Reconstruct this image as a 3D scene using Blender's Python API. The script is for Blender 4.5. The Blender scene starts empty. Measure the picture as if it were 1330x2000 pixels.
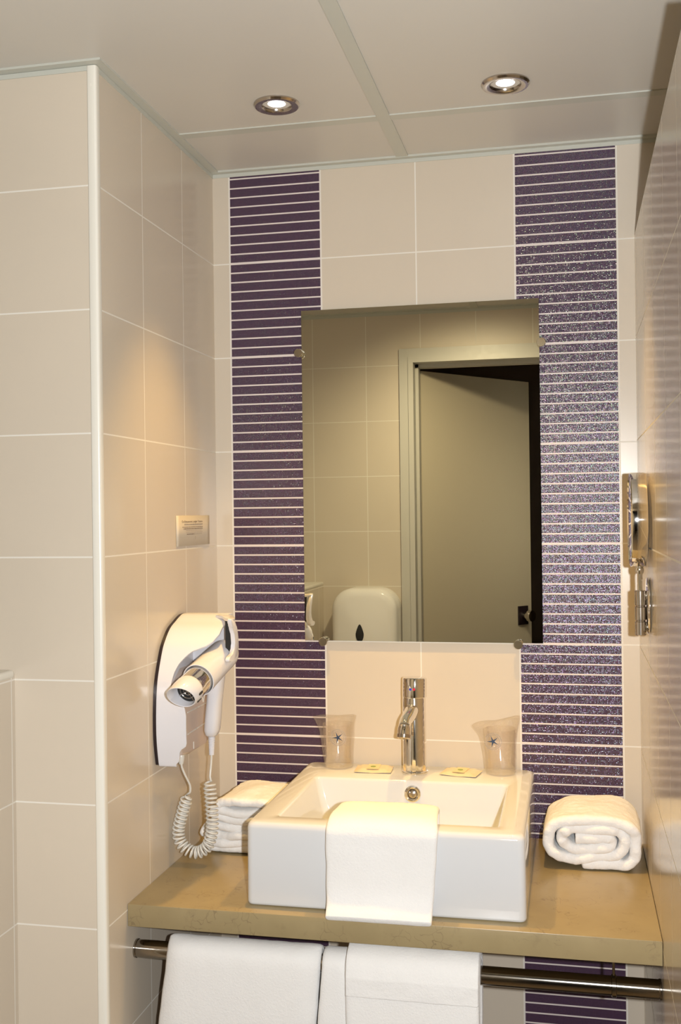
import bpy, bmesh, math, random
from mathutils import Vector, Matrix, noise
random.seed(7)
S = bpy.context.scene
COL = S.collection
PI = math.pi

# ------------------------------------------------------------ camera
W, H, F = 1330, 2000, 2079.34
yaw, pitch, roll = .214, .0021, -.0124
cam = bpy.data.cameras.new('camera'); co = bpy.data.objects.new('camera', cam); COL.objects.link(co)
cam.sensor_fit = 'VERTICAL'; cam.sensor_height = 36; cam.lens = F / H * 36; cam.clip_start = .01
R = Vector((math.cos(yaw), math.sin(yaw), 0)); Fw = Vector((-math.sin(yaw), math.cos(yaw), 0)); U = Vector((0, 0, 1))
F2 = Fw * math.cos(pitch) + U * math.sin(pitch); U2 = U * math.cos(pitch) - Fw * math.sin(pitch)
Rr = R * math.cos(roll) + U2 * math.sin(roll); Ur = U2 * math.cos(roll) - R * math.sin(roll)
M = Matrix.Identity(4)
for i in range(3):
    M[i][0], M[i][1], M[i][2] = Rr[i], Ur[i], -F2[i]
M[0][3], M[1][3], M[2][3] = .7423, -2.1676, 1.5271
co.matrix_world = M
S.camera = co

# ------------------------------------------------------------ light and exposure
S.view_settings.view_transform = 'Standard'; S.view_settings.look = 'None'
S.view_settings.exposure = 0.0; S.view_settings.gamma = 1; S.view_settings.use_curve_mapping = False
S.cycles.max_bounces = 10; S.cycles.diffuse_bounces = 4; S.cycles.glossy_bounces = 6
S.cycles.transparent_max_bounces = 16; S.cycles.transmission_bounces = 6
S.cycles.sample_clamp_indirect = 4.0; S.cycles.use_denoising = True
S.cycles.caustics_reflective = True
wd = bpy.data.worlds.new('world'); S.world = wd; wd.use_nodes = True
wd.node_tree.nodes['Background'].inputs[0].default_value = (.9, .7, .5, 1)
wd.node_tree.nodes['Background'].inputs[1].default_value = .03

def spot(name, loc, direction, power, col, size, blend, rad):
    l = bpy.data.lights.new(name, 'SPOT'); o = bpy.data.objects.new(name, l); COL.objects.link(o)
    l.energy = power; l.color = col; l.spot_size = math.radians(size); l.spot_blend = blend; l.shadow_soft_size = rad
    o.location = loc; o.rotation_euler = Vector(direction).to_track_quat('-Z', 'Y').to_euler()
    return o
FLASH = spot('camera_flash', (.827, -2.15, 1.535), Fw, 112, (.97, .985, 1), 80, .3, .012)
DL = [(.2375, -.3375), (.6405, -.332)]
spot('door_side_fill', (.42, -.98, 2.236), (0, -.70, -1), 34, (1, .85, .58), 115, .9, .03)  # added fill with no visible source, brightens the mirrored wall and door
for x, y in DL:
    spot('downlight_beam', (x, y, 2.238), (0, 0, -1), 36, (1, .60, .16), 70, 1, .02)
ZC = 2.2596   # ceiling height
Z0 = 2.0628   # top grout row

# ------------------------------------------------------------ material helpers
class NT:
    def __init__(s, name):
        s.m = bpy.data.materials.new(name); s.m.use_nodes = True; s.t = s.m.node_tree
        s.b = s.t.nodes['Principled BSDF']; s.out = s.t.nodes['Material Output']
    def n(s, typ, **kw):
        nd = s.t.nodes.new(typ)
        for k, v in kw.items(): setattr(nd, k, v)
        return nd
    def link(s, a, b): s.t.links.new(a, b)
    def math(s, op, a, b=None, c=None):
        nd = s.n('ShaderNodeMath', operation=op)
        for i, v in enumerate((a, b, c)):
            if v is None: continue
            if isinstance(v, (int, float)): nd.inputs[i].default_value = v
            else: s.link(v, nd.inputs[i])
        return nd.outputs[0]
    def coord(s):
        tc = s.n('ShaderNodeTexCoord'); sp = s.n('ShaderNodeSeparateXYZ'); s.link(tc.outputs['Object'], sp.inputs[0])
        s.tc = tc.outputs['Object']
        return sp.outputs
    def noise(s, scale, detail=2, vec=None, rough=.5):
        nd = s.n('ShaderNodeTexNoise'); nd.inputs['Scale'].default_value = scale; nd.inputs['Detail'].default_value = detail
        nd.inputs['Roughness'].default_value = rough
        s.link(vec if vec is not None else s.tc, nd.inputs['Vector'])
        return nd.outputs[0]
    def mix(s, f, a, b):
        nd = s.n('ShaderNodeMix', data_type='RGBA')
        for i, v in ((0, f), (6, a), (7, b)):
            if isinstance(v, (int, float)): nd.inputs[i].default_value = v
            elif isinstance(v, tuple): nd.inputs[i].default_value = (*v, 1)
            else: s.link(v, nd.inputs[i])
        return nd.outputs[2]
    def dist(s, a, off, per):      # distance to the nearest line of a periodic family
        x = s.math('DIVIDE', s.math('SUBTRACT', a, off), per)
        x = s.math('SUBTRACT', s.math('FRACT', s.math('ADD', x, .5)), .5)
        return s.math('MULTIPLY', s.math('ABSOLUTE', x), per)
    def bump(s, h, strength=.3, dist=.001):
        nd = s.n('ShaderNodeBump'); nd.inputs['Strength'].default_value = strength; nd.inputs['Distance'].default_value = dist
        s.link(h, nd.inputs['Height']); s.link(nd.outputs[0], s.b.inputs['Normal'])
    def base(s, v):
        if isinstance(v, tuple): s.b.inputs['Base Color'].default_value = (*v, 1)
        else: s.link(v, s.b.inputs['Base Color'])

def plain(name, col, rough=.5, metal=0, **kw):
    t = NT(name); t.base(col); t.b.inputs['Roughness'].default_value = rough; t.b.inputs['Metallic'].default_value = metal
    t.coord(); k = t.noise(60, 2)
    r = t.n('ShaderNodeMapRange'); r.inputs[3].default_value = max(0, rough * .85); r.inputs[4].default_value = min(1, rough * 1.15)
    t.link(k, r.inputs[0]); t.link(r.outputs[0], t.b.inputs['Roughness'])
    for a, v in kw.items(): t.b.inputs[a.replace('_', ' ')].default_value = v
    return t.m

def tile_mat(name, col, xo, yo, zo, pz=.2, grout=(.80, .74, .62), gw=.0013, rough=.2, tint=.05):
    t = NT(name); x, y, z = t.coord()
    g = t.n('ShaderNodeNewGeometry'); sn = t.n('ShaderNodeSeparateXYZ'); t.link(g.outputs['True Normal'], sn.inputs[0])
    m = None
    for a, o, p, nn in ((x, xo, .2, sn.outputs[0]), (y, yo, .2, sn.outputs[1]), (z, zo, pz, sn.outputs[2])):
        d = t.dist(a, o, p)
        l = t.math('LESS_THAN', d, gw)
        l = t.math('MULTIPLY', l, t.math('LESS_THAN', t.math('ABSOLUTE', nn), .5))
        m = l if m is None else t.math('MAXIMUM', m, l)
    nz = t.noise(3.2, 3); big = t.mix(nz, tuple(c * (1 - tint) for c in col), tuple(min(1, c * (1 + tint)) for c in col))
    weave = t.math('MULTIPLY', t.math('SINE', t.math('MULTIPLY', t.math('ADD', x, y), 2 * PI / .0022)), t.math('SINE', t.math('MULTIPLY', z, 2 * PI / .0022)))
    fib = t.noise(420, 2)
    t.base(t.mix(m, big, grout))
    h = t.math('ADD', t.math('MULTIPLY', weave, .06), t.math('MULTIPLY', fib, .25))
    h = t.math('SUBTRACT', h, t.math('MULTIPLY', m, .8))
    t.bump(h, .22, .0006)
    t.link(t.math('ADD', t.math('MULTIPLY', m, .45), rough), t.b.inputs['Roughness'])
    return t.m

CREAM = (.655, .575, .465)
GROUT = (.80, .76, .68)
M_back = tile_mat('cream tile back', CREAM, .0365, .0, Z0, grout=GROUT, rough=.27)
M_left = tile_mat('cream tile left', CREAM, -.195, -.186, Z0, grout=GROUT)
M_part = tile_mat('cream tile partition', CREAM, .02, -.05, 2.068, .2015, grout=GROUT, rough=.16)
M_opp = tile_mat('cream tile opposite', CREAM, .0155, 0, ZC - .196, grout=GROUT, rough=.42)
M_brown = plain('bounce cutting brown wall', (.26, .16, .08), .35)  # unseen wall, brown chosen to weaken bounce light behind the partition

def purple():
    t = NT('purple glitter mosaic'); x, y, z = t.coord()
    lines = t.math('LESS_THAN', t.dist(z, Z0, .02), .0015)
    joint = t.math('LESS_THAN', t.dist(z, Z0, .2), .0024)
    edge = t.math('LESS_THAN', t.dist(x, .0365, .2), .0022)
    m = t.math('MAXIMUM', t.math('MAXIMUM', lines, joint), edge)
    wx = t.math('SINE', t.math('MULTIPLY', x, 2 * PI / .0027)); wz = t.math('SINE', t.math('MULTIPLY', z, 2 * PI / .0027))
    w = t.math('MAXIMUM', wx, wz); wv = t.math('MULTIPLY_ADD', w, .5, .5)
    sp = t.noise(700, 1)
    c1 = t.mix(sp, (.030, .018, .045), (.062, .022, .034))
    c = t.mix(wv, c1, t.mix(sp, (.050, .040, .095), (.10, .045, .065)))
    t.base(t.mix(m, c, (.74, .66, .62)))
    vor = t.n('ShaderNodeTexVoronoi'); vor.inputs['Scale'].default_value = 560; t.link(t.tc, vor.inputs['Vector'])
    sv = t.n('ShaderNodeSeparateColor'); t.link(vor.outputs['Color'], sv.inputs[0])
    inv = t.math('SUBTRACT', 1, m)
    h = t.math('ADD', t.math('MULTIPLY', sv.outputs[0], .7), t.math('MULTIPLY', wv, .3))
    va = t.n('ShaderNodeVectorMath', operation='SUBTRACT'); t.link(vor.outputs['Color'], va.inputs[0]); va.inputs[1].default_value = (.5, .5, .5)
    sc = t.n('ShaderNodeVectorMath', operation='SCALE'); t.link(va.outputs[0], sc.inputs[0]); t.link(t.math('MULTIPLY', inv, .21), sc.inputs['Scale'])
    bp = t.n('ShaderNodeBump'); bp.inputs['Strength'].default_value = .25; bp.inputs['Distance'].default_value = .0006
    t.link(t.math('MULTIPLY', wv, inv), bp.inputs['Height'])
    ad = t.n('ShaderNodeVectorMath', operation='ADD'); t.link(bp.outputs[0], ad.inputs[0]); t.link(sc.outputs[0], ad.inputs[1])
    nm = t.n('ShaderNodeVectorMath', operation='NORMALIZE'); t.link(ad.outputs[0], nm.inputs[0]); t.link(nm.outputs[0], t.b.inputs['Normal'])
    t.link(t.mix(.45, (1, 1, 1), vor.outputs['Color']), t.b.inputs['Specular Tint'])
    t.b.inputs['Specular IOR Level'].default_value = .75
    t.link(t.math('MULTIPLY_ADD', m, .25, .22), t.b.inputs['Roughness'])
    return t.m
M_purple = purple()

def ceiling_mat():
    t = NT('ceiling panel'); t.coord(); n = t.noise(180, 3)
    t.base(t.mix(t.noise(2, 2), (.63, .605, .55), (.67, .64, .58))); t.b.inputs['Roughness'].default_value = .42
    t.bump(n, .06, .001); return t.m
M_ceil = ceiling_mat()
M_tbar = plain('ceiling bar', (.56, .565, .50), .35)
M_trim = plain('white pvc trim', (.83, .80, .71), .25)
M_door = plain('door paint', (.60, .53, .40), .30)
M_case = plain('door casing paint', (.56, .54, .48), .4)
M_dark = plain('dark brown corridor', (.10, .062, .032), .6)
M_black = plain('black', (.012, .012, .012), .4)
M_blackpl = plain('black plastic', (.02, .012, .015), .3)
M_chrome = plain('chrome', (.86, .83, .78), .06, 1)
M_chrome_d = plain('brushed steel', (.55, .50, .45), .16, 1)
M_rail = plain('dark chrome', (.34, .31, .27), .12, 1)
M_mirror = plain('mirror silver', (.88, .88, .78), .002, 1)
M_magn = plain('clear mirror silver', (.88, .88, .88), .004, 1)
M_edge = plain('glass edge', (.25, .38, .33), .1)
M_ceramic = plain('white ceramic', (.69, .70, .71), .07)
M_plastic = plain('white plastic', (.76, .755, .79), .16)
M_plastic2 = plain('cord plastic', (.74, .72, .66), .28)
M_tray = plain('beige tray plastic', (.60, .49, .42), .22)
M_disp = plain('dispenser plastic', (.90, .87, .82), .1)
M_floor = plain('floor tile', (.30, .25, .20), .3)
M_paper = plain('laminated paper', (.68, .61, .50), .42)
M_ink = plain('brown ink', (.16, .10, .06), .5)
M_ink2 = plain('faded ink', (.42, .35, .29), .5)
M_navy = plain('navy ink', (.02, .045, .10), .4)
M_ring = plain('grey ink', (.30, .30, .32), .4)
M_sachet = plain('sachet paper', (.74, .60, .40), .3)
M_label = plain('sachet label', (.74, .62, .34), .35)
M_green = plain('green ink', (.22, .33, .03), .4)
M_red = plain('red dot', (.7, .02, .05), .3)
M_blue = plain('blue dot', (.03, .05, .55), .3)

def counter_mat():
    t = NT('stone laminate'); t.coord()
    a = t.noise(9, 4, rough=.6); b = t.noise(46, 5, rough=.7)
    c = t.mix(a, (.28, .215, .110), (.41, .325, .175))
    r = t.n('ShaderNodeValToRGB'); r.color_ramp.elements[0].position = .30; r.color_ramp.elements[1].position = .42
    r.color_ramp.elements[0].color = (1, 1, 1, 1); r.color_ramp.elements[1].color = (0, 0, 0, 1); t.link(b, r.inputs[0])
    v = t.n('ShaderNodeTexVoronoi', feature='DISTANCE_TO_EDGE'); v.inputs['Scale'].default_value = 42
    dn = t.n('ShaderNodeVectorMath', operation='ADD'); nn = t.n('ShaderNodeTexNoise'); nn.inputs['Scale'].default_value = 30
    t.link(t.tc, nn.inputs['Vector']); sc = t.n('ShaderNodeVectorMath', operation='SCALE'); sc.inputs['Scale'].default_value = .05
    t.link(nn.outputs[1], sc.inputs[0]); t.link(t.tc, dn.inputs[0]); t.link(sc.outputs[0], dn.inputs[1]); t.link(dn.outputs[0], v.inputs['Vector'])
    crack = t.math('MULTIPLY', t.math('LESS_THAN', v.outputs[0], .018), t.math('GREATER_THAN', t.noise(16, 2), .56))
    c = t.mix(t.math('MULTIPLY', r.outputs[0], .35), c, (.24, .18, .10))
    t.base(t.mix(t.math('MULTIPLY', crack, .45), c, (.17, .12, .07)))
    t.b.inputs['Roughness'].default_value = .30; t.bump(b, .05, .001)
    return t.m
M_counter = counter_mat()

def towel_mat(name='white terry', col=(.87, .86, .84)):
    t = NT(name); t.coord(); a = t.noise(950, 2); b = t.noise(260, 3)
    t.base(col); t.b.inputs['Roughness'].default_value = .95
    t.b.inputs['Sheen Weight'].default_value = .25; t.b.inputs['Sheen Roughness'].default_value = .5
    t.bump(t.math('ADD', a, t.math('MULTIPLY', b, 1.2)), .45, .0012); return t.m
M_towel = towel_mat()

def film_mat(name, tint, base_f, bumpk):
    t = NT(name); t.coord(); n = t.noise(120, 4, rough=.65)
    bp = t.n('ShaderNodeBump'); bp.inputs['Strength'].default_value = bumpk; bp.inputs['Distance'].default_value = .004; t.link(n, bp.inputs['Height'])
    g = t.n('ShaderNodeBsdfGlossy'); g.inputs['Roughness'].default_value = .07; g.inputs['Color'].default_value = (1, 1, 1, 1); t.link(bp.outputs[0], g.inputs['Normal'])
    tr = t.n('ShaderNodeBsdfTransparent'); tr.inputs[0].default_value = (*tint, 1)
    lw = t.n('ShaderNodeLayerWeight'); lw.inputs[0].default_value = .3; t.link(bp.outputs[0], lw.inputs['Normal'])
    f = t.math('MULTIPLY_ADD', lw.outputs['Facing'], .30, base_f)
    ms = t.n('ShaderNodeMixShader'); t.link(f, ms.inputs[0]); t.link(tr.outputs[0], ms.inputs[1]); t.link(g.outputs[0], ms.inputs[2])
    t.link(ms.outputs[0], t.out.inputs[0]); return t.m
M_film = film_mat('clear crumpled film', (.985, .975, .965), .10, 1.0)
M_glass = film_mat('clear tumbler plastic', (.985, .975, .965), .03, .05)

def emit(name, col, k):
    t = NT(name); e = t.n('ShaderNodeEmission'); e.inputs[0].default_value = (*col, 1); e.inputs[1].default_value = k
    t.link(e.outputs[0], t.out.inputs[0]); return t.m
M_lamp = emit('lamp glow', (1, .93, .96), 9)

# ------------------------------------------------------------ geometry helpers
def obj(name, bm, mat, parent=None, smooth=True, ang=35, mats=None):
    me = bpy.data.meshes.new(name)
    bmesh.ops.recalc_face_normals(bm, faces=bm.faces)
    bm.to_mesh(me); bm.free()
    for m in (mats or [mat]): me.materials.append(m)
    if smooth:
        me.polygons.foreach_set('use_smooth', [True] * len(me.polygons)); me.set_sharp_from_angle(angle=math.radians(ang))
    o = bpy.data.objects.new(name, me); COL.objects.link(o)
    if parent: o.parent = parent; o.matrix_parent_inverse = parent.matrix_world.inverted() if False else Matrix.Translation(-parent.location)
    return o
def thing(name, label, cat, loc=(0, 0, 0), group=None):
    o = bpy.data.objects.new(name, None); COL.objects.link(o); o.location = loc; o.empty_display_size = .02
    o['label'] = label; o['category'] = cat
    if group: o['group'] = group
    return o
def tag(o, label, cat, group=None):
    o['label'] = label; o['category'] = cat
    if group: o['group'] = group
    return o
def struct(o): o['kind'] = 'structure'; return o
def box(bm, x0, x1, y0, y1, z0, z1, mi=0, bev=0, seg=2):
    vs = [bm.verts.new(p) for p in ((x0, y0, z0), (x1, y0, z0), (x1, y1, z0), (x0, y1, z0), (x0, y0, z1), (x1, y0, z1), (x1, y1, z1), (x0, y1, z1))]
    fs = []
    for f in ((0, 3, 2, 1), (4, 5, 6, 7), (0, 1, 5, 4), (1, 2, 6, 5), (2, 3, 7, 6), (3, 0, 4, 7)):
        fc = bm.faces.new([vs[i] for i in f]); fc.material_index = mi; fs.append(fc)
    if bev:
        es = list({e for f in fs for e in f.edges})
        bmesh.ops.bevel(bm, geom=es, offset=bev, segments=seg, affect='EDGES', profile=.5)
def B(*a, **k):
    bm = bmesh.new(); box(bm, *a, **k); return bm
def loft(bm, loops, c0=True, c1=True, closed=True, mi=0):
    L = [[bm.verts.new(p) for p in lp] for lp in loops]
    n = len(L[0])
    for a, b in zip(L, L[1:]):
        for i in range(n if closed else n - 1):
            f = bm.faces.new((a[i], a[(i + 1) % n], b[(i + 1) % n], b[i])); f.material_index = mi
    if c0: bm.faces.new(L[0][::-1]).material_index = mi
    if c1: bm.faces.new(L[-1]).material_index = mi
    return L
def frame(d):
    d = Vector(d).normalized(); a = Vector((0, 0, 1)) if abs(d.z) < .9 else Vector((1, 0, 0))
    u = d.cross(a).normalized(); v = d.cross(u).normalized(); return d, u, v
def lathe(bm, prof, origin, axis=(0, 0, 1), n=40, c0=True, c1=True, mi=0):   # prof: (radius, distance along axis)
    d, u, v = frame(axis); o = Vector(origin)
    loops = [[o + d * h + (u * math.cos(2 * PI * i / n) + v * math.sin(2 * PI * i / n)) * max(r, 1e-5) for i in range(n)] for r, h in prof]
    return loft(bm, loops, c0, c1, mi=mi)
def tube(bm, pts, r, n=10, cap=True):
    pts = [Vector(p) for p in pts]; loops = []
    d0 = (pts[1] - pts[0]).normalized(); _, u, v = frame(d0)
    for i, p in enumerate(pts):
        d = (pts[min(i + 1, len(pts) - 1)] - pts[max(i - 1, 0)]).normalized()
        u = (u - d * u.dot(d)).normalized(); v = d.cross(u)
        rr = r[i] if isinstance(r, (list, tuple)) else r
        loops.append([p + (u * math.cos(2 * PI * k / n) + v * math.sin(2 * PI * k / n)) * rr for k in range(n)])
    loft(bm, loops, cap, cap)
def catmull(P, n=8, closed=False):
    P = [Vector(p) for p in P]; out = []
    m = len(P); rng = range(m if closed else m - 1)
    for i in rng:
        if closed: a, b, c, d = P[(i - 1) % m], P[i], P[(i + 1) % m], P[(i + 2) % m]
        else: a, b, c, d = P[max(i - 1, 0)], P[i], P[i + 1], P[min(i + 2, m - 1)]
        for k in range(n):
            t = k / n; out.append(.5 * ((2 * b) + (c - a) * t + (2 * a - 5 * b + 4 * c - d) * t * t + (3 * b - a - 3 * c + d) * t ** 3))
    if not closed: out.append(P[-1])
    return out
def rrect(x0, x1, y0, y1, r, z, n=6):
    out = []
    for cx, cy, a0 in ((x1 - r, y1 - r, 0), (x0 + r, y1 - r, 90), (x0 + r, y0 + r, 180), (x1 - r, y0 + r, 270)):
        for k in range(n + 1):
            a = math.radians(a0 + 90 * k / n); out.append((cx + r * math.cos(a), cy + r * math.sin(a), z))
    return out
def extrude_outline(bm, pts, vec, bev=0, seg=3):
    vec = Vector(vec)
    a = [bm.verts.new(p) for p in pts]; b = [bm.verts.new(Vector(p) + vec) for p in pts]; n = len(a)
    f0 = bm.faces.new(a); f1 = bm.faces.new(b[::-1])
    for i in range(n): bm.faces.new((a[i], b[i], b[(i + 1) % n], a[(i + 1) % n]))
    if bev: bmesh.ops.bevel(bm, geom=list(f0.edges) + list(f1.edges), offset=bev, segments=seg, affect='EDGES', profile=.5)
def soften(o, thick=0, sub=1, disp=0, scale=.03, offset=0, seed=0):
    if thick:
        m = o.modifiers.new('thick', 'SOLIDIFY'); m.thickness = thick; m.offset = offset; m.use_even_offset = False
    if sub:
        m = o.modifiers.new('sub', 'SUBSURF'); m.levels = sub; m.render_levels = sub
    if disp:
        tx = bpy.data.textures.new('folds', 'CLOUDS'); tx.noise_scale = scale; tx.noise_depth = 3
        m = o.modifiers.new('folds', 'DISPLACE'); m.texture = tx; m.strength = disp; m.mid_level = .5; m.texture_coords = 'LOCAL'

# ------------------------------------------------------------ the room
bm = bmesh.new()
xs = [0, .0375, .2360, .6370, .8345, 1.9]
for i in range(5): box(bm, xs[i], xs[i + 1], 0, .1, 0, ZC, mi=i % 2)
struct(obj('wall_back', bm, None, mats=[M_back, M_purple], smooth=False))
struct(obj('wall_left', B(-1.2, 0, -.575, .1, 0, ZC), M_left, smooth=False))
struct(obj('wall_low', B(-1.2, -.154, -1.66, -.575, 0, 1.272), M_left, smooth=False))
struct(obj('wall_partition', B(.869, .969, -.985, 0, 0, 2.068), M_part, smooth=False))
struct(obj('wall_far_left', B(-1.3, -1.2, -1.76, .1, 0, ZC), M_opp, smooth=False))
struct(obj('wall_far_right', B(1.9, 2.0, -1.76, .1, 0, ZC), M_brown, smooth=False))
bm = bmesh.new()
box(bm, -1.3, .19, -1.76, -1.66, 0, ZC); box(bm, .19, .87, -1.76, -1.66, 2.07, ZC); box(bm, .87, 2.0, -1.76, -1.66, 0, ZC)
struct(obj('wall_front', bm, M_opp, smooth=False))
struct(obj('floor', B(-1.3, 2.0, -3.5, .1, -.1, 0), M_floor, smooth=False))
struct(obj('ceiling', B(-1.3, 2.0, -1.76, .1, ZC, ZC + .1), M_ceil, smooth=False))
# corridor behind the camera
struct(obj('wall_corridor_back', B(-1.3, 2.0, -3.5, -3.4, 0, 2.4), M_dark, smooth=False))
struct(obj('wall_corridor_left', B(-1.3, -1.2, -3.4, -1.76, 0, 2.4), M_dark, smooth=False))
struct(obj('wall_corridor_right', B(1.9, 2.0, -3.4, -1.76, 0, 2.4), M_dark, smooth=False))
struct(obj('ceiling_corridor', B(-1.3, 2.0, -3.5, -1.76, 2.36, 2.46), M_dark, smooth=False))
# corner trim (quarter round), low wall cap
bm = bmesh.new()
pts = [(-.0135, -.5752, 0), (-.0128, -.5768, 0), (-.0110, -.5776, 0), (-.0015, -.5778, 0), (.0008, -.5772, 0), (.0022, -.5758, 0), (.0028, -.5738, 0), (.0028, -.5650, 0), (.0022, -.5632, 0), (.0002, -.5626, 0), (.0002, -.5752, 0)]
extrude_outline(bm, pts, (0, 0, ZC - .0045))
struct(obj('trim_1', bm, M_trim, ang=50))
bm = bmesh.new(); box(bm, -1.2, -.1525, -1.66, -.576, 1.2645, 1.2795, bev=.006, seg=3)
struct(obj('trim_2', bm, M_trim))
# ceiling bars
bm = bmesh.new(); box(bm, .400, .4245, -1.643, -.014, ZC - .0030, ZC)
struct(obj('trim_3', bm, M_tbar))
bm = bmesh.new(); box(bm, .017, .400, -.2405, -.2165, ZC - .0022, ZC); box(bm, .4245, 1.9, -.2405, -.2165, ZC - .0022, ZC); box(bm, -1.2, .400, -.865, -.841, ZC - .0022, ZC); box(bm, .4245, 1.9, -.865, -.841, ZC - .0022, ZC)
struct(obj('trim_4', bm, M_tbar))
bm = bmesh.new(); box(bm, .0, .017, -.575, -.014, ZC - .0036, ZC); box(bm, .0, 1.9, -.014, 0, ZC - .0040, ZC); box(bm, -1.2, .017, -.592, -.575, ZC - .0036, ZC)
box(bm, 0, .0015, -.575, -.0015, ZC - .012, ZC - .0041); box(bm, .0, 1.9, -.0015, 0, ZC - .012, ZC - .0041); box(bm, -1.2, -.012, -.5765, -.575, ZC - .012, ZC - .0041)
struct(obj('trim_5', bm, M_tbar))
bm = bmesh.new(); box(bm, -1.2, 1.9, -1.66, -1.643, ZC - .003, ZC); box(bm, -1.2, 1.9, -1.66, -1.6585, ZC - .014, ZC - .0031)
struct(obj('trim_6', bm, M_tbar))
# door casing
bm = bmesh.new()
for (a, b_, c, d) in ((.139, .176, 0, 2.084), (.884, .921, 0, 2.084)): box(bm, a, b_, -1.66, -1.648, c, d)
box(bm, .139, .921, -1.66, -1.648, 2.084, 2.121)
for (a, b_, c, d) in ((.172, .1905, 0, 2.0695), (.8695, .888, 0, 2.0695)): box(bm, a, b_, -1.762, -1.642, c, d)
box(bm, .172, .888, -1.762, -1.642, 2.0695, 2.09)
box(bm, .1895, .202, -1.745, -1.70, 0, 2.07); box(bm, .19, .87, -1.745, -1.70, 2.058, 2.07)
struct(obj('door_1_frame', bm, M_case))
h = Vector((.203, -1.752)); e = Vector((.577, -2.225)); dv = (e - h).normalized(); nv = Vector((dv.y, -dv.x)) * -1
if nv.x < 0: nv = -nv
bm = bmesh.new()
pp = [h, e, e - nv * .038, h - nv * .038]
extrude_outline(bm, [(p.x, p.y, .008) for p in pp], (0, 0, 2.045), bev=.0015, seg=2)
dr = obj('door_1', bm, M_door); struct(dr)
bm = bmesh.new(); c = e - dv * .055 + nv * .0005
q = [c - dv * .028, c + dv * .028, c + dv * .028 + nv * .006, c - dv * .028 + nv * .006]
extrude_outline(bm, [(p.x, p.y, 1.075) for p in q], (0, 0, .075), bev=.001, seg=2)
pl = obj('lock_plate', bm, M_blackpl, dr)
bm = bmesh.new(); lathe(bm, [(.012, 0), (.012, .018), (.021, .022), (.024, .034), (.022, .046), (.014, .050)], (c.x + nv.x * .006, c.y + nv.y * .006, 1.112), (nv.x, nv.y, 0), 28)
obj('door_knob', bm, M_chrome_d, dr)

# ------------------------------------------------------------ downlights
for i, (x, y) in enumerate(DL + [(.42, -.98)]):  # the last fixture is added out of view to go with the fill beam
    t = thing('downlight', ('recessed chrome ceiling spotlight added out of view nearer the door as fill light',
        )[0] if i == 2 else ('recessed chrome ceiling spotlight nearer the tall outer corner trim, left of the ceiling bar', 'recessed chrome ceiling spotlight right of the ceiling bar, nearer the partition')[i], 'ceiling light', (x, y, ZC))
    bm = bmesh.new(); lathe(bm, [(.041, -.0), (.0415, .0025), (.0385, .006), (.033, .0065), (.027, .004), (.0235, -.002), (.0235, -.010)], (x, y, ZC), (0, 0, -1), 48, False, False)
    obj('chrome_ring', bm, M_chrome_d, t)
    bm = bmesh.new(); lathe(bm, [(.0235, -.003), (.012, .0015), (.0, .003)], (x, y, ZC), (0, 0, -1), 32, False, True)
    obj('lamp', bm, M_lamp, t)

# ------------------------------------------------------------ mirror
t = thing('wall_mirror', 'frameless rectangular wall mirror held by four chrome clips above the washbasin', 'mirror', (.438, 0, 1.265))
bm = bmesh.new()
x0, x1, z0, z1, bv = .1938, .6828, 1.2645, 1.9535, .0
fr = [(x0, z0), (x1, z0), (x1, z1), (x0, z1)]
v = [bm.verts.new((a, -.0075, b_)) for a, b_ in fr]; bm.faces.new(v).material_index = 0
w = [bm.verts.new((a, -.0025, b_)) for a, b_ in fr]
for i in range(4): bm.faces.new((v[i], v[(i + 1) % 4], w[(i + 1) % 4], w[i])).material_index = 1
bm.faces.new(w[::-1]).material_index = 1
obj('mirror_glass', bm, None, t, smooth=False, mats=[M_mirror, M_edge])
for cx, cz in ((.1895, 1.864), (.6868, 1.8638), (.2350, 1.2632), (.6345, 1.2625)):
    bm = bmesh.new(); lathe(bm, [(.0055, 0), (.0055, .008), (.0085, .009), (.0092, .0105), (.0092, .019), (.0085, .0202)], (cx, -.001, cz), (0, -1, 0), 28)
    obj('clip', bm, M_chrome, t)

# ------------------------------------------------------------ counter
bm = B(0.0005, .8685, -.487, -.0005, .8355, .8733, bev=.0012, seg=2)
tag(obj('vanity_counter', bm, M_counter), 'tan stone-effect vanity counter carrying the washbasin', 'counter')

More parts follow.
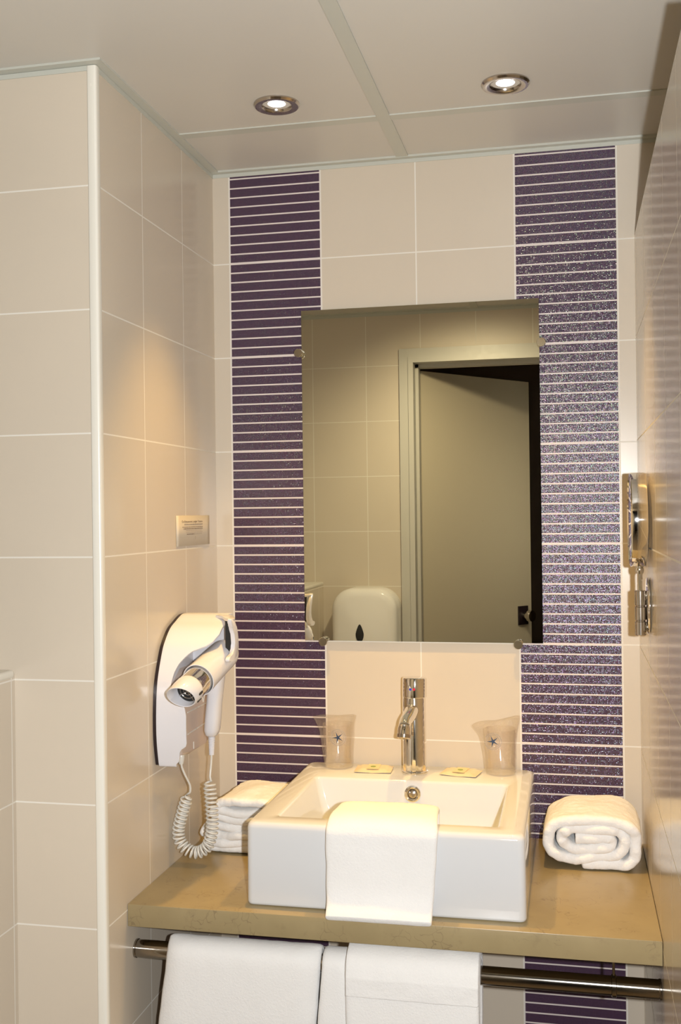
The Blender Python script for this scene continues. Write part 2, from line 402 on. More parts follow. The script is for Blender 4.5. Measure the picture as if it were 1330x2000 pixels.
# ------------------------------------------------------------ basin
t = thing('washbasin', 'white rectangular ceramic vessel basin with overflow on the tan counter', 'washbasin', (.433, -.23, .8738))
bm = bmesh.new(); zb, zt = .8738, 1.013
X0, X1, Y0, Y1 = .2005, .6640, -.457, -.010
I0, I1, J0, J1 = .2445, .6185, -.411, -.136
L = [rrect(X0 + .006, X1 - .006, Y0 + .006, Y1 - .006, .008, zb),
     rrect(X0 + .0012, X1 - .0012, Y0 + .0012, Y1 - .0012, .011, zb + .002),
     rrect(X0, X1, Y0, Y1, .012, zb + .006), rrect(X0 + .001, X1 - .001, Y0 + .0005, Y1 - .0005, .012, zt - .010),
     rrect(X0 + .002, X1 - .002, Y0 + .0018, Y1 - .0018, .012, zt - .005), rrect(X0 + .0045, X1 - .0045, Y0 + .0042, Y1 - .0042, .012, zt - .0015),
     rrect(X0 + .0085, X1 - .0085, Y0 + .008, Y1 - .008, .011, zt),
     rrect(I0 - .005, I1 + .005, J0 - .004, J1 + .004, .010, zt), rrect(I0 - .001, I1 + .001, J0 - .001, J1 + .001, .010, zt - .0015),
     rrect(I0 + .002, I1 - .002, J0 + .002, J1 - .001, .011, zt - .006),
     rrect(I0 + .012, I1 - .010, J0 + .010, J1 - .004, .014, zt - .05), rrect(I0 + .024, I1 - .020, J0 + .018, J1 - .010, .02, zt - .085),
     rrect(I0 + .034, I1 - .030, J0 + .028, J1 - .018, .025, zt - .098), rrect(I0 + .06, I1 - .06, J0 + .06, J1 - .05, .03, zt - .103)]
loft(bm, L)
obj('bowl', bm, M_ceramic, t, ang=60)
bm = bmesh.new(); O = Vector((.4367, -.1405, .9885)); n_ = Vector((0, -1, .10)).normalized()
lathe(bm, [(.0092, .003), (.0105, .0045), (.013, .005), (.0155, .0035), (.0162, .001), (.0162, -.006)], O, n_, 36, False, True)
obj('overflow_ring', bm, M_chrome, t)
bm = bmesh.new(); lathe(bm, [(.0095, -.002), (.0093, .0018), (.006, .0035), (0, .004)], O, n_, 28, False, True)
obj('overflow_cover', bm, M_chrome_d, t)
bm = bmesh.new(); lathe(bm, [(.031, 0), (.031, .002), (.027, .005), (.015, .006), (0, .0065)], (.432, -.27, zt - .1031), (0, 0, 1), 36)
obj('drain_plug', bm, M_chrome, t)

# ------------------------------------------------------------ faucet
fx, fy = .4318, -.0745
t = thing('mixer_tap', 'tall chrome cylindrical mixer tap standing on the back rim of the washbasin', 'faucet', (fx, fy, 1.0132))
bm = bmesh.new()
lathe(bm, [(.0262, 1.0133), (.0266, 1.0155), (.0262, 1.018), (.0240, 1.0195), (.0234, 1.023), (.0234, 1.1605), (.0226, 1.1625), (.0226, 1.1655)], (fx, fy, 0), (0, 0, 1), 56)
obj('tap_body', bm, M_chrome, t)
bm = bmesh.new()
lathe(bm, [(.0232, 1.1645), (.0243, 1.1655), (.0245, 1.168), (.0245, 1.2005), (.0238, 1.2025), (.0215, 1.2035)], (fx, fy, 0), (.012, .05, 1), 56)
for v in bm.verts: v.co += Vector((-.0130, -.0580, 0))
cap = obj('tap_handle', bm, M_chrome, t)
for dx, mm, nm in ((-.0035, M_blue, 'cold_mark'), (.0038, M_red, 'hot_mark')):
    bm = bmesh.new(); lathe(bm, [(.0024, 0), (.0024, .0012)], (fx + dx, fy - .0242, 1.182), (0, -1, 0), 14); obj(nm, bm, mm, cap)
bm = bmesh.new()
P = catmull([(fx - .001, fy - .010, 1.142), (fx - .004, fy - .035, 1.133), (fx - .008, fy - .058, 1.1250), (fx - .0078, fy - .074, 1.1180)], 6)
tube(bm, P, [.0145 - .0030 * i / (len(P) - 1) for i in range(len(P))], 28)
tip = Vector((fx - .0080, fy - .0755, 1.1145))
lathe(bm, [(.0105, -.008), (.0125, -.002), (.0128, .004), (.0128, .010)], tip, (-.05, -.28, -1), 32)
sp = obj('spout', bm, M_chrome, t, ang=50)
bm = bmesh.new(); lathe(bm, [(.0128, .0100), (.0135, .0105), (.0135, .0165), (.0115, .0185), (.0095, .0150), (.0, .0150)], tip, (-.05, -.28, -1), 32)
obj('aerator', bm, M_chrome_d, t)

# ------------------------------------------------------------ wrapped tumblers
def star(cx, y, cz, r, rot, nx):
    bm = bmesh.new(); c0 = bm.verts.new((cx, y - .0012, cz)); ring = []
    for k in range(10):
        a = rot + k * PI / 5; rr = r if k % 2 == 0 else r * .22
        ring.append(bm.verts.new((cx + rr * math.cos(a), y - .0012 + (0.0006 if k % 2 == 0 else 0) + nx * rr * math.cos(a), cz + rr * math.sin(a))))
    for k in range(10): bm.faces.new((c0, ring[k], ring[(k + 1) % 10]))
    return bm
def tumbler(cx, cy, zb, lean, ears, sx, sz, label, seed):
    rnd = random.Random(seed)
    t = thing('wrapped_tumbler', label, 'cup', (cx, cy, zb), 'film wrapped tumblers on the basin rim')
    bm = bmesh.new()
    lathe(bm, [(.0, .0005), (.0250, .0005), (.0265, .003), (.0315, .088), (.0306, .088), (.0257, .005), (.0, .004)], (cx, cy, zb), (lean * .3, 0, 1), 36)
    obj('cup', bm, M_glass, t, ang=50)
    bm = bmesh.new(); n = 40; loops = []
    hs = [0, .002, .012, .025, .038, .05, .062, .074, .086, .094, .100, .104]
    for hh in hs:
        q = hh / .104; k = max(0, (hh - .070) / .034)          # the top pinches flat
        lp = []
        for i in range(n):
            a = 2 * PI * i / n
            r0 = .029 + .006 * min(1, hh / .06) - (.003 if hh == 0 else 0)
            rx = r0 * (1 + .15 * k); ry = r0 * (1 - .55 * k)
            nn = noise.noise(Vector((math.cos(a) * 2.2 + seed, math.sin(a) * 2.2, hh * 45))) * .0030
            ca = math.cos(a); sq = abs(ca) ** (4 if k > 0 else 1) * k
            px = (rx + nn + sq * (ears[0] if ca < 0 else ears[1])) * ca
            pz = hh + k * (ears[2] * ca + ears[3] * math.cos(2.5 * a)) + (nn * .8 if hh > .01 else 0)
            lp.append((cx + px + lean * hh, cy + (ry + nn) * math.sin(a), zb + .0003 + max(0, pz)))
        loops.append(lp)
    loft(bm, loops, False, True)
    wr = obj('film_wrapper', bm, M_film, t, ang=180); soften(wr, sub=1)
    yy = cy - .0385
    bm = star(sx, yy, sz, .0125, math.radians(112), 0); obj('starfish_logo', bm, M_navy, t, smooth=False)
    bm = bmesh.new()
    for rr, wdt, gap in ((.0158, .0007, 30), (.0125, .0003, 0)):
        N = 60
        for k in range(N):
            if gap and (k % 2 or (25 < k < 29)): continue
            a, b_ = 2 * PI * k / N, 2 * PI * (k + 1) / N
            bm.faces.new([bm.verts.new((sx + r_ * math.cos(q_), yy - .0005, sz + r_ * math.sin(q_))) for r_, q_ in ((rr - wdt, a), (rr + wdt, a), (rr + wdt, b_), (rr - wdt, b_))])
    obj('logo_ring', bm, M_ring, t, smooth=False)
tumbler(.272, -.050, 1.0133, -.03, (.010, .002, .002, .002), .2795, 1.0805, 'clear film wrapped tumbler left of the mixer tap', 3)
tumbler(.600, -.052, 1.0133, -.05, (.014, .004, .010, .004), .5875, 1.0835, 'clear film wrapped tumbler right of the mixer tap, leaning bag top', 11)

# ------------------------------------------------------------ soap sachets
def sachet(cx, cy, rot, label):
    t = thing('soap_sachet', label, 'soap sachet', (cx, cy, 1.0133), 'soap sachets on the basin rim')
    bm = bmesh.new(); nx, ny = 14, 10; wx, wy = .074, .056; top = []; c_, s_ = math.cos(rot), math.sin(rot)
    def P(u, v, z): X = (u - .5) * wx; Y = (v - .5) * wy; return (cx + X * c_ - Y * s_, cy + X * s_ + Y * c_, 1.0137 + z)
    def hgt(u, v): e_ = min(u, 1 - u) / .12; f_ = min(v, 1 - v) / .15; return .0004 + .0050 * min(1, max(0, e_ - .5)) ** .6 * min(1, max(0, f_ - .2)) ** .6 + .003 * abs(u - .5)
    G = [[bm.verts.new(P(i / nx, j / ny, hgt(i / nx, j / ny))) for j in range(ny + 1)] for i in range(nx + 1)]
    Bt = [[bm.verts.new(P(i / nx, j / ny, .003 * abs(i / nx - .5))) for j in range(ny + 1)] for i in range(nx + 1)]
    for i in range(nx):
        for j in range(ny):
            bm.faces.new((G[i][j], G[i + 1][j], G[i + 1][j + 1], G[i][j + 1])); bm.faces.new((Bt[i][j], Bt[i][j + 1], Bt[i + 1][j + 1], Bt[i + 1][j]))
    for i in range(nx): bm.faces.new((G[i][0], Bt[i][0], Bt[i + 1][0], G[i + 1][0])); bm.faces.new((G[i][ny], G[i + 1][ny], Bt[i + 1][ny], Bt[i][ny]))
    for j in range(ny): bm.faces.new((G[0][j], G[0][j + 1], Bt[0][j + 1], Bt[0][j])); bm.faces.new((G[nx][j], Bt[nx][j], Bt[nx][j + 1], G[nx][j + 1]))
    obj('sachet_body', bm, M_sachet, t, ang=60)
    bm = bmesh.new(); bm.faces.new([bm.verts.new(P(u, v, .0064)) for u, v in ((.33, .12), (.66, .12), (.66, .88), (.33, .88))]); obj('printed_label', bm, M_label, t, smooth=False)
    bm = bmesh.new(); lathe(bm, [(.0045, 0), (.0045, .0004)], P(.48, .5, .0066), (0, 0, 1), 20)
    for v in bm.verts: v.co.x = P(.48, .5, 0)[0] + (v.co.x - P(.48, .5, 0)[0]) * 1.2
    obj('green_mark', bm, M_green, t, smooth=False)
sachet(.348, -.066, .05, 'small cream soap sachet with green mark between the left tumbler and the tap')
sachet(.5225, -.066, -.18, 'small cream soap sachet with green mark between the tap and the right tumbler')

# ------------------------------------------------------------ towels
def ribbon(name, path, y0, y1, thick, label, group=None, ny=10, wob=.004, seed=0, sub=2, shear=0, taper=.0):
    """a towel folded along a path in the x-z plane, its roll axis along y"""
    P = catmull([(p[0], 0, p[1]) for p in path], 5)
    bm = bmesh.new(); rows = []
    cx = sum(p.x for p in P) / len(P); cz = .8745
    for j in range(ny + 1):
        v = j / ny; y = y0 + (y1 - y0) * v; rows.append([])
        for i, p in enumerate(P):
            k = noise.noise(Vector((p.x * 22 + seed, y * 14, p.z * 22))) * wob
            k2 = noise.noise(Vector((p.x * 30, y * 9 + seed, p.z * 30 + 5))) * wob
            s = 1 - taper * v
            z = max(cz + thick * .5, cz + (p.z - cz) * s + k)
            rows[-1].append(bm.verts.new((cx + (p.x - cx) * s + k2, y + noise.noise(Vector((i * .21, seed, v))) * wob * 1.3 + shear * (p.z - cz), z)))
    for a, b_ in zip(rows, rows[1:]):
        for i in range(len(a) - 1): bm.faces.new((a[i], a[i + 1], b_[i + 1], b_[i]))
    o = obj(name, bm, M_towel, ang=180); soften(o, thick, sub, .0032, .012)
    o.modifiers['thick'].use_rim = True
    tag(o, label, 'towel', group); return o
right = [(.752, .8815), (.79, .8815), (.825, .884), (.846, .898), (.849, .925), (.842, .950), (.818, .964), (.78, .9665), (.735, .964), (.704, .950), (.693, .925), (.700, .905), (.725, .895), (.765, .8955), (.80, .899), (.824, .910), (.829, .930), (.813, .947), (.775, .951), (.735, .948), (.714, .934), (.717, .920), (.74, .911), (.78, .913), (.802, .919), (.800, .932), (.77, .936), (.742, .930)]
ribbon('rolled_towel', right, -.182, -.035, .0205, 'thick white towel rolled up beside the partition, right of the basin', seed=2, shear=-.08, wob=.006)
left = [(.190, .8820), (.13, .8810), (.075, .8815), (.052, .888), (.060, .8965), (.12, .896), (.185, .897), (.192, .904), (.183, .9105), (.12, .9115), (.06, .909), (.035, .913), (.045, .925), (.08, .9265), (.14, .925), (.188, .926), (.193, .934), (.18, .941), (.12, .942), (.075, .943), (.056, .950), (.066, .9565), (.12, .9560), (.183, .953), (.192, .960), (.183, .967), (.145, .974), (.112, .979), (.084, .975), (.070, .967)]
ribbon('folded_towel', left, -.205, -.045, .0180, 'white folded towel with stacked layers between the dryer cord and the basin', seed=9, wob=.007, shear=-.15)

# washcloth over the basin front rim
def sheet(name, rows, thick, sub, label, disp=.002, scale=.05, cat='towel', group=None):
    bm = bmesh.new(); V = [[bm.verts.new(p) for p in r] for r in rows]
    for a, b_ in zip(V, V[1:]):
        for i in range(len(a) - 1): bm.faces.new((a[i], a[i + 1], b_[i + 1], b_[i]))
    o = obj(name, bm, M_towel, ang=180); soften(o, thick, sub, disp, scale)
    if label: tag(o, label, cat, group)
    return o
path = catmull([(-.372, .955, .352, .512), (-.352, .985, .350, .514), (-.350, 1.010, .350, .515), (-.372, 1.0225, .347, .517), (-.41, 1.0255, .344, .520), (-.447, 1.0245, .342, .524), (-.4655, 1.012, .3415, .526), (-.4685, .985, .341, .525), (-.4695, .945, .341, .5215), (-.471, .91, .3435, .519), (-.475, .886, .344, .517)], 4) if False else None
pth = [(-.372, .955, .352, .512), (-.352, .985, .350, .514), (-.346, 1.014, .350, .515), (-.368, 1.0265, .347, .517), (-.41, 1.0285, .344, .520), (-.447, 1.0255, .342, .524), (-.4665, 1.012, .3415, .526), (-.4690, .985, .341, .525), (-.4700, .945, .341, .5215), (-.4725, .91, .3435, .519), (-.4830, .886, .344, .518), (-.4955, .8765, .346, .5175)]
yz = catmull([(p[0], p[1], 0) for p in pth], 4); xx = catmull([(p[2], p[3], 0) for p in pth], 4)
rows = []
for a, b_ in zip(yz, xx):
    rows.append([])
    for i in range(17):
        u = i / 16; x = b_.x + (b_.y - b_.x) * u
        k = noise.noise(Vector((x * 18, a.x * 12, a.y * 12))) * .0035
        edge = -.004 * (abs(u - .5) * 2) ** 6
        top = 1 if a.y > 1.015 else 0
        rows[-1].append((x + noise.noise(Vector((a.x * 30, a.y * 30, u * 3))) * .002, a.x - (k if not top else 0) * (a.x < -.45), a.y + (abs(k) * .6 if top else 0) + (edge if top else 0)))
sheet('hand_towel', rows, .0115, 2, 'white hand towel draped over the front rim of the washbasin', .0008, .03)

# ------------------------------------------------------------ rail and bath towels
RY, RZ, RR = -.452, .785, .0148
t = thing('towel_rail', 'round chrome towel rail running wall to wall below the counter', 'towel rail', (.434, RY, RZ))
bm = bmesh.new(); lathe(bm, [(RR, .002), (RR, .866)], (0, RY, RZ), (1, 0, 0), 40); obj('rail', bm, M_rail, t)
for x, s in ((.0005, 1), (.8685, -1)):
    bm = bmesh.new(); lathe(bm, [(.0158, 0), (.0158, .003), (.0150, .004)], (x, RY, RZ), (s, 0, 0), 32); obj('end_flange', bm, M_rail, t)
bm = bmesh.new(); lathe(bm, [(RR + .0005, -.004), (RR + .0024, -.003), (RR + .0024, .003), (RR + .0005, .004)], (.797, RY, RZ), (1, 0, 0), 40, False, False)
obj('collar', bm, M_rail, t)
bm = bmesh.new(); tube(bm, [(.797, RY, RZ + RR), (.797, RY, .8355)], .0022, 12); obj('hanger_rod', bm, M_rail, t)

def hang(name, x0t, x1t, x0b, x1b, r, zb, label, seed, thick=.012, yf=0, group=None, amp=.004, left_round=0, right_round=0):
    prof = []
    for zz in [zb + (RZ - zb) * i / 14 for i in range(14)]: prof.append((RY - r - .004 * (RZ - zz) * 2 - yf, zz))
    for k in range(9): a = PI * k / 8; prof.append((RY - r * math.cos(a), RZ + r * math.sin(a)))
    for zz in [RZ - (RZ - zb - .05) * i / 8 for i in range(1, 9)]: prof.append((RY + r, zz))
    rows = []
    for (y, z) in prof:
        q = min(1, max(0, (RZ - z) / .16)); a0 = x0t + (x0b - x0t) * q; a1 = x1t + (x1b - x1t) * q; row = []
        for i in range(21):
            u = i / 20; x = a0 + (a1 - a0) * u
            k = noise.noise(Vector((x * 9 + seed, 0, z * 1.4))) * amp * q
            rd = left_round * max(0, 1 - u / .12) ** 2 + right_round * max(0, 1 - (1 - u) / .12) ** 2
            row.append((x, y - k + rd * (1 if y < RY else 0), z))
        rows.append(row)
    return sheet(name, rows, thick, 1, label, .0022, .025, group=group)
hang('bath_towel', .062, .330, .040, .3165, .023, .36, 'white bath towel over the left half of the towel rail', 1, .013, left_round=.012, right_round=.012)
b2 = hang('bath_towel', .333, .592, .3185, .590, .0225, .36, 'white bath towel folded over the middle of the towel rail, right of the other', 5, .011)
b3 = hang('front_fold', .374, .5915, .3775, .5895, .0345, .44, None, 8, .010, yf=.001)
b3.parent = b2

b4 = hang('hem_band', .376, .5905, .3775, .5885, .0408, .752, None, 8, .0025, yf=.001); b4.parent = b3

# ------------------------------------------------------------ notice
t = thing('wall_notice', 'small laminated printed notice stuck on the left side wall above the dryer', 'sign', (0, -.147, 1.468))
bm = bmesh.new(); n = 12; A, Bv = [], []
for i in range(n + 1):
    u = i / n; y = -.2405 + .187 * u; cu = .0012 + .004 * max(0, u - .8) + (.0012 if i in (10, 11) else 0)
    A.append(bm.verts.new((cu, y, 1.4688 - .0004 * u))); Bv.append(bm.verts.new((cu, y, 1.5283)))
for i in range(n): bm.faces.new((A[i], A[i + 1], Bv[i + 1], Bv[i]))
o = obj('paper', bm, M_paper, t, ang=180); soften(o, .0009, 0)
def NY(u): return -.2405 + .187 * u
def NZ(v): return 1.5283 - .0595 * v
cu = bpy.data.curves.new('lettering', 'FONT'); cu.body = 'Ce Det,aeuvres Ledger Totemeser'; cu.size = .01; cu.offset = .00012
tmp = bpy.data.objects.new('tmp', cu); COL.objects.link(tmp); bpy.context.view_layer.update()
me = bpy.data.meshes.new_from_object(tmp); bpy.data.objects.remove(tmp)
xs_ = [v.co.x for v in me.vertices]; wx_ = max(xs_) - min(xs_); k = .187 * .70 / wx_
for v in me.vertices: v.co = Vector((.0021, NY(.15) + (v.co.x - min(xs_)) * k, NZ(.225) + v.co.y * .52))
me.materials.append(M_ink); o = bpy.data.objects.new('lettering', me); COL.objects.link(o); o.parent = t; o.matrix_parent_inverse = Matrix.Translation(-t.location)
rnd = random.Random(4)
bm = bmesh.new(); bm2 = bmesh.new()
for u0, u1, v, hh, dark in ((.22, .78, .29, .0020, 0), (.16, .84, .38, .0011, 1), (.20, .82, .44, .0014, 1), (.27, .76, .50, .0009, 0), (.27, .77, .56, .0009, 0), (.29, .52, .62, .0013, 1), (.53, .75, .62, .0009, 0)):
    u = u0
    while u < u1:
        w_ = rnd.uniform(.02, .07); e_ = min(u1, u + w_); B_ = bm if dark else bm2
        B_.faces.new([B_.verts.new((.0022, NY(a), NZ(b_))) for a, b_ in ((u, v - hh / .0595 / 2), (e_, v - hh / .0595 / 2), (e_, v + hh / .0595 / 2), (u, v + hh / .0595 / 2))]); u = e_ + .008
for a0, a1, b0, b1 in ((.545, .56, .70, .76), (.54, .552, .77, .80)):
    bm2.faces.new([bm2.verts.new((.0022, NY(a), NZ(b_))) for a, b_ in ((a0, b0), (a1, b0), (a1, b1), (a0, b1))])
obj('print_lines', bm, M_ink, t, smooth=False); obj('faded_print_lines', bm2, M_ink2, t, smooth=False)

# ------------------------------------------------------------ magnifying mirror
t = thing('magnifying_mirror', 'round chrome swing-arm shaving mirror mounted on the partition', 'mirror', (.868, -.30, 1.36))
mc = Vector((.8385, -.30, 1.5115))
bm = bmesh.new(); lathe(bm, [(.0745, .001), (.0765, -.0012), (.0795, .0), (.0800, .003), (.0800, .0215), (.0790, .0245), (.070, .0265), (.0, .0265)], mc, (1, 0, 0), 72, False, True)
obj('chrome_rim', bm, M_chrome, t)
bm = bmesh.new(); lathe(bm, [(.0755, .0008), (.0745, .0012), (.0, .0012)], mc, (1, 0, 0), 64, False, True)
obj('mirror_glass', bm, M_magn, t)
bm = bmesh.new(); lathe(bm, [(.0, -.004), (.006, -.003), (.0075, .003), (.006, .009), (.0, .010)], (.853, -.300, 1.4235), (0, 0, 1), 20); tube(bm, [(.853, -.300, 1.424), (.853, -.300, 1.392)], .0045, 16)
obj('ball_joint', bm, M_chrome, t)
bm = bmesh.new(); z = 1.392; pr = []
for a, b_ in ((1.392, 1.3665), (1.3650, 1.3415), (1.3400, 1.3160)): pr += [(.0078, a), (.0092, a - .001), (.0092, b_ + .001), (.0078, b_)]
lathe(bm, [(r_, z_) for r_, z_ in pr[::-1]], (.8535, -.300, 0), (0, 0, 1), 32)
obj('hinge_barrel', bm, M_chrome_d, t)
bm = bmesh.new(); lathe(bm, [(.044, 0), (.048, .0015), (.048, .003), (.046, .0048), (.03, .006), (.0, .0065)], (.8688, -.292, 1.3655), (-1, 0, 0), 48)
obj('wall_plate', bm, M_chrome, t)
for za in (1.376, 1.322):
    bm = bmesh.new(); box(bm, .853, .867, -.304, -.288, za, za + .012, bev=.002); obj('swing_arm', bm, M_chrome, t)

# ------------------------------------------------------------ dispenser on the opposite wall
t = thing('paper_dispenser', 'white arch-topped toilet paper dispenser on the wall beside the door, seen in the mirror', 'dispenser', (.0175, -1.66, .98))
bm = bmesh.new(); cx, rr, w2, zt_ = .0175, .075, .1175, 1.2616
def arch(w2, zt_, rr, y, zb=.985):
    pts = [(cx - w2, y, zb), (cx + w2, y, zb)]
    for k in range(11): a = math.radians(90 * k / 10); pts.append((cx + w2 - rr + rr * math.cos(a), y, zt_ - rr + rr * math.sin(a)))
    for k in range(11): a = math.radians(90 + 90 * k / 10); pts.append((cx - w2 + rr + rr * math.cos(a), y, zt_ - rr + rr * math.sin(a)))
    return pts
loft(bm, [arch(w2, zt_, rr, -1.6595), arch(w2, zt_, rr, -1.565), arch(w2 - .004, zt_ - .004, rr, -1.555), arch(w2 - .014, zt_ - .012, rr - .01, -1.547), arch(w2 - .03, zt_ - .028, rr - .025, -1.542)])
obj('cover', bm, M_disp, t, ang=60)
bm = bmesh.new(); pts = []
for k in range(24):
    a = 2 * PI * k / 24; r_ = .0145 * (1 - .45 * max(0, math.sin(a))); pts.append((.0035 + r_ * math.cos(a), -1.5425, 1.103 + (.034 if math.sin(a) > 0 else .03) * math.sin(a)))
extrude_outline(bm, pts, (0, .003, 0), bev=.0008, seg=2); obj('level_window', bm, M_black, t)

# ------------------------------------------------------------ hair dryer holder
t = thing('dryer_holder', 'white curved wall cradle with black back edge fixed to the left side wall', 'hair dryer holder', (0, -.25, 1.08))
prof = catmull([(-.205, 1.3375, 0), (-.225, 1.3375, 0), (-.2405, 1.3345, 0), (-.2623, 1.3275, 0), (-.292, 1.3165, 0), (-.3172, 1.2972, 0), (-.3339, 1.2767, 0), (-.357, 1.2279, 0), (-.3644, 1.1774, 0), (-.3641, 1.1257, 0), (-.3558, 1.0825, 0), (-.352, 1.076, 0)], 6)
out = [(.0005, p.x - .0012, p.y + .0008) for p in prof] + [(.0005, -.30, 1.072), (.0005, -.16, 1.078), (.0005, -.145, 1.09), (.0005, -.14, 1.32)]
bm = bmesh.new(); extrude_outline(bm, out, (.0062, 0, 0)); obj('back_plate', bm, M_blackpl, t)
# white shell: profile swept out from the wall to a shaped free edge
XO = [(-.15, .100), (-.2400, .100), (-.2483, .104), (-.2800, .1075), (-.3042, .1070), (-.3185, .0985), (-.3252, .0885), (-.3293, .0745), (-.3321, .0630), (-.3376, .0525), (-.3436, .0430), (-.3502, .0370), (-.358, .0330), (-.3630, .0310)]
def xout(y, z):
    if z > 1.215:
        for (a, fa), (b_, fb) in zip(XO, XO[1:]):
            if y <= a and y >= b_: return fa + (fb - fa) * (a - y) / (a - b_)
        return .031 if y < -.35 else .100
    pts = [(1.215, .031), (1.2, .042), (1.185, .060), (1.17, .0632), (1.12, .0632), (1.114, .0615), (1.109, .053), (1.103, .049), (1.090, .0475), (1.085, .045), (1.080, .040), (1.0, .036)]
    for (a, fa), (b_, fb) in zip(pts, pts[1:]):
        if a >= z >= b_: return fa + (fb - fa) * (a - z) / (a - b_)
    return .03
bm = bmesh.new(); G = []
fine = []
for a, b_ in zip(prof, prof[1:]):
    for k in range(3): fine.append(a.lerp(b_, k / 3))
fine.append(prof[-1])
for p in fine:
    xo = xout(p.x, p.y); G.append([bm.verts.new((.0068 + (xo - .0068) * j / 10, p.x, p.y)) for j in range(11)])
for a, b_ in zip(G, G[1:]):
    for j in range(10): bm.faces.new((a[j], a[j + 1], b_[j + 1], b_[j]))
o = obj('cover_shell', bm, M_plastic, t, ang=70); soften(o, .0035, 0, offset=1 if False else 0)
bv_ = o.modifiers.new('round', 'BEVEL'); bv_.width = .0012; bv_.segments = 2; bv_.limit_method = 'ANGLE'; bv_.angle_limit = math.radians(50)
# outer side cheek that carries the rear of the dryer, joined to the shell by a short bridge
bm = bmesh.new()
pts = catmull([(-.3200, 1.3392, 0), (-.2960, 1.3320, 0), (-.2830, 1.310, 0), (-.2790, 1.285, 0), (-.2850, 1.2690, 0), (-.305, 1.2630, 0), (-.330, 1.2620, 0), (-.336, 1.2665, 0), (-.330, 1.2715, 0), (-.318, 1.2735, 0), (-.303, 1.2800, 0), (-.2990, 1.292, 0), (-.305, 1.316, 0), (-.318, 1.3290, 0)], 4, closed=True)
extrude_outline(bm, [(.1275, p.x, p.y) for p in pts], (.0080, 0, 0), bev=.0022, seg=3)
obj('side_cheek', bm, M_plastic, t)
bm = bmesh.new()
extrude_outline(bm, [(x_, y_, 1.3335) for x_, y_ in ((.080, -.215), (.110, -.238), (.130, -.282), (.1350, -.300), (.1350, -.318), (.129, -.3185), (.112, -.290), (.100, -.262), (.080, -.246))], (0, 0, .0052), bev=.0015, seg=2)
obj('top_bridge', bm, M_plastic, t)
bm = bmesh.new(); extrude_outline(bm, [(.0070, y_, z_) for y_, z_ in ((-.225, 1.330), (-.285, 1.311), (-.322, 1.283), (-.346, 1.235), (-.354, 1.18), (-.354, 1.12), (-.30, 1.10), (-.225, 1.10))], (.0205, 0, 0), bev=.004)
obj('inner_core', bm, M_plastic, t)
# body behind the handle
bm = bmesh.new()
extrude_outline(bm, [(.0068, y_, z_) for y_, z_ in ((-.338, 1.092), (-.30, 1.086), (-.215, 1.088), (-.185, 1.094), (-.170, 1.106), (-.165, 1.20), (-.165, 1.245), (-.30, 1.245), (-.345, 1.22), (-.350, 1.12))], (.0385, 0, 0), bev=.005, seg=3)
tr = obj('tray_body', bm, M_tray, t)
bm = bmesh.new()
for a, b_ in (((-.31, 1.125), (-.20, 1.128)), ((-.31, 1.165), (-.20, 1.165)), ((-.255, 1.215), (-.225, 1.17)), ((-.195, 1.215), (-.225, 1.17)), ((-.28, 1.105), (-.28, 1.092))):
    tube(bm, [(.0452, a[0], a[1]), (.0452, b_[0], b_[1])], .0012, 8)
obj('embossed_lines', bm, M_plastic2, tr)
bm = bmesh.new(); extrude_outline(bm, [(.0068, -.205, 1.2470), (.0068, -.2250, 1.2470), (.100, -.2350, 1.2470), (.102, -.215, 1.2470)], (0, 0, .0870))
obj('inner_panel', bm, M_plastic, t, smooth=False)
bm = bmesh.new(); box(bm, .114, .1272, -.291, -.281, 1.275, 1.3325)  # black block puts the shade inside the cradle gap into colour
obj('gap_shade_block', bm, M_black, t, smooth=False)
bm = bmesh.new(); lathe(bm, [(.0050, 0), (.0065, -.004), (.0055, -.012), (.0040, -.018)], (.0300, -.305, 1.0865), (0, 0, 1), 20)
obj('cord_socket', bm, M_plastic2, t)

# ------------------------------------------------------------ hair dryer
A_ = Vector((.1030, -.2460, 1.2720)); Bb = Vector((.0810, -.445, 1.2130)); ax = (Bb - A_).normalized(); Ln = (Bb - A_).length
t = thing('hair_dryer', 'white hair dryer with chrome nozzle ring and coiled cord resting in the wall cradle', 'hair dryer', (.08, -.25, 1.24))
bm = bmesh.new()
lathe(bm, [(.006, -.004), (.018, -.002), (.0245, .004), (.0275, .015), (.0280, .03), (.0282, .07), (.0292, .11), (.0300, .128), (.0300, .131), (.0285, .131), (.0275, .126), (.0272, .09)], A_, ax, 48, True, False)
obj('barrel', bm, M_plastic, t, ang=50)
bm = bmesh.new(); lathe(bm, [(.0258, .070), (.0256, .168), (.0250, .170), (.0240, .170), (.0240, .12)], A_, ax, 48, False, False)
for k in range(6):
    pass
obj('chrome_ring', bm, M_chrome, t)
bm = bmesh.new(); lathe(bm, [(.0240, .1640), (.0258, .1660), (.0264, .171), (.0262, .181), (.0246, .2000), (.0238, .2010), (.0224, .2000), (.0212, .185), (.0205, .170)], A_, ax, 48, False, False)
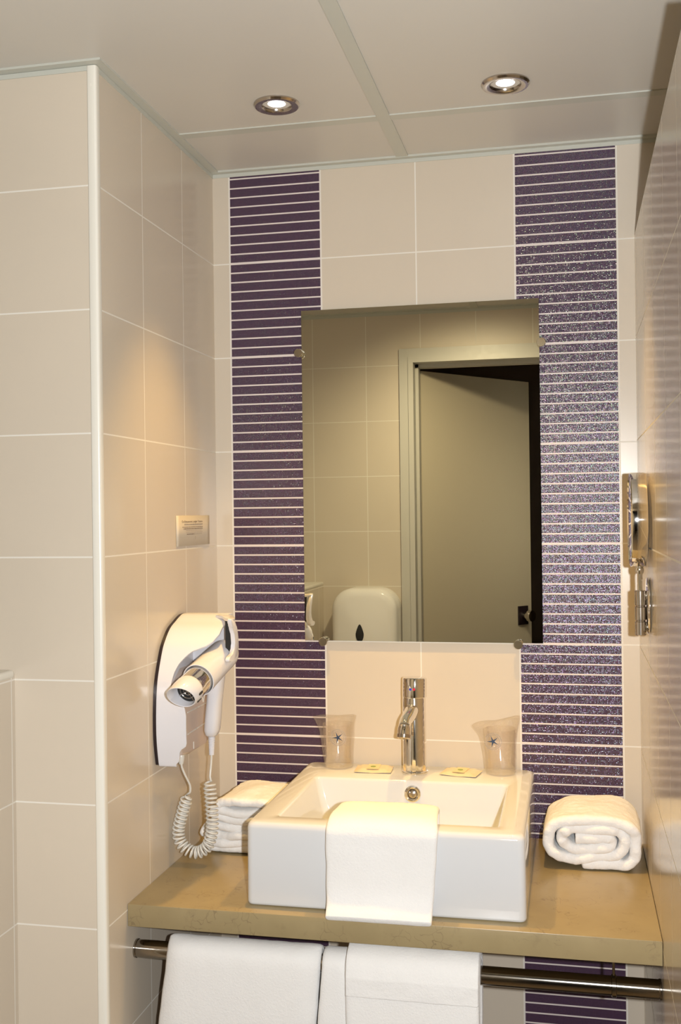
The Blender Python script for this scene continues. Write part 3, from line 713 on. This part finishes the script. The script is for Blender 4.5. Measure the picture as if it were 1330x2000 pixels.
# oblique mouth, as in the photograph: shear the front rim
for v in bm.verts:
    s = (v.co - A_).dot(ax)
    if s > .176:
        rad = (v.co - A_) - ax * s; v.co += ax * (rad.z * .55 - rad.x * .15) * min(1, (s - .176) / .02)
nz = obj('nozzle', bm, M_plastic, t, ang=50)
d, u, v_ = frame(ax)
bm = bmesh.new(); lathe(bm, [(.0208, .173), (.0, .173)], A_, ax, 32, False, True); obj('dark_outlet', bm, M_black, nz, smooth=False)
bm = bmesh.new()
for r_ in (.007, .0135):
    q = [A_ + ax * .1755 + (u * math.cos(2 * PI * k / 24) + v_ * math.sin(2 * PI * k / 24)) * r_ for k in range(25)]; tube(bm, q, .0007, 6)
for k in range(2): tube(bm, [A_ + ax * .1755 + (u * math.cos(k * PI / 2 + .5) + v_ * math.sin(k * PI / 2 + .5)) * s for s in (-.02, .02)], .0007, 6)
obj('outlet_grille', bm, M_chrome_d, nz)
bm = bmesh.new()
for ang_ in (-.02, -.62):       # two slots on the outward side of the nozzle
    o_dir = Vector((math.cos(ang_), 0, math.sin(ang_))); o_dir = (o_dir - ax * o_dir.dot(ax)).normalized(); sd = ax.cross(o_dir)
    c_ = A_ + ax * .1770 + o_dir * .0250
    P_ = []
    for k in range(16):
        a = 2 * PI * k / 16; P_.append(c_ + ax * (.0065 * (1 if math.cos(a) > 0 else -1) * min(1, abs(math.cos(a)) * 1.6)) + sd * .0022 * math.sin(a))
    extrude_outline(bm, P_, o_dir * .0022)
obj('air_slot', bm, M_black, nz, smooth=False)
bm = bmesh.new(); loops = []
for z_, r_, dy in ((1.252, .0175, 0), (1.235, .0180, 0), (1.21, .0172, 0), (1.18, .0162, 0), (1.15, .0168, 0), (1.128, .0165, 0), (1.119, .0130, 0), (1.116, .0095, 0)):
    cxh = .0925 - (.0125 * (1.25 - z_) / .13); cyh = -.275 + dy
    loops.append([(cxh + r_ * .84 * math.copysign(abs(math.cos(a)) ** .8, math.cos(a)), cyh + r_ * 1.15 * math.copysign(abs(math.sin(a)) ** .8, math.sin(a)), z_) for a in [2 * PI * k / 32 for k in range(32)]])
loft(bm, loops)
obj('handle', bm, M_plastic, t, ang=60)
bm = bmesh.new(); pr = []
for k in range(11): zz = 1.117 - k * .0033; pr += [(.0068 - .0002 * k, -(1.117 - zz)), (.0068 - .0002 * k, -(1.117 - zz) - .0019), (.0050, -(1.117 - zz) - .0021), (.0050, -(1.117 - zz) - .0031)]
lathe(bm, pr, (.0795, -.275, 1.117), (.02, .0, 1), 20); obj('strain_relief', bm, M_plastic, t, ang=30)
CY = -.285
cen = catmull([(.0765, CY, 1.034), (.0790, CY, 1.015), (.0805, CY, .995), (.0822, CY, .961), (.0805, CY, .938), (.0716, CY, .9125), (.0530, CY, .9000), (.0335, CY, .9035), (.0185, CY, .9186), (.0152, CY, .9395), (.0212, CY, .9646), (.0285, CY, .9879), (.0345, CY, 1.0043)], 40)
cl = [0]
for a, b_ in zip(cen, cen[1:]): cl.append(cl[-1] + (b_ - a).length)
turns = 35; N = turns * 16; pts = []
for i in range(N + 1):
    s = cl[-1] * i / N; j = max(k for k in range(len(cl)) if cl[k] <= s + 1e-9); j = min(j, len(cen) - 2)
    p = cen[j].lerp(cen[j + 1], (s - cl[j]) / max(1e-9, cl[j + 1] - cl[j])); tg = (cen[j + 1] - cen[j]).normalized(); sd = tg.cross(Vector((0, 1, 0))).normalized()
    a = 2 * PI * turns * i / N; rad = .0103 * (min(1, .35 + i / 20, .35 + (N - i) / 20))
    pts.append(p + (sd * math.cos(a) + Vector((0, 1, 0)) * math.sin(a)) * rad)
pre = [(.0788, -.275, 1.082), (.0782, -.276, 1.066), (.0775, -.279, 1.050), (.0775, -.282, 1.040)]
post = [(.0400, -.287, 1.012), (.0410, -.290, 1.026), (.0350, -.300, 1.048), (.0310, -.304, 1.062), (.0300, -.305, 1.072)]
allp = catmull(pre, 5)[:-1] + pts + catmull(post, 5)
bm = bmesh.new(); tube(bm, allp, .00205, 8); obj('coiled_cord', bm, M_plastic2, t, ang=180)
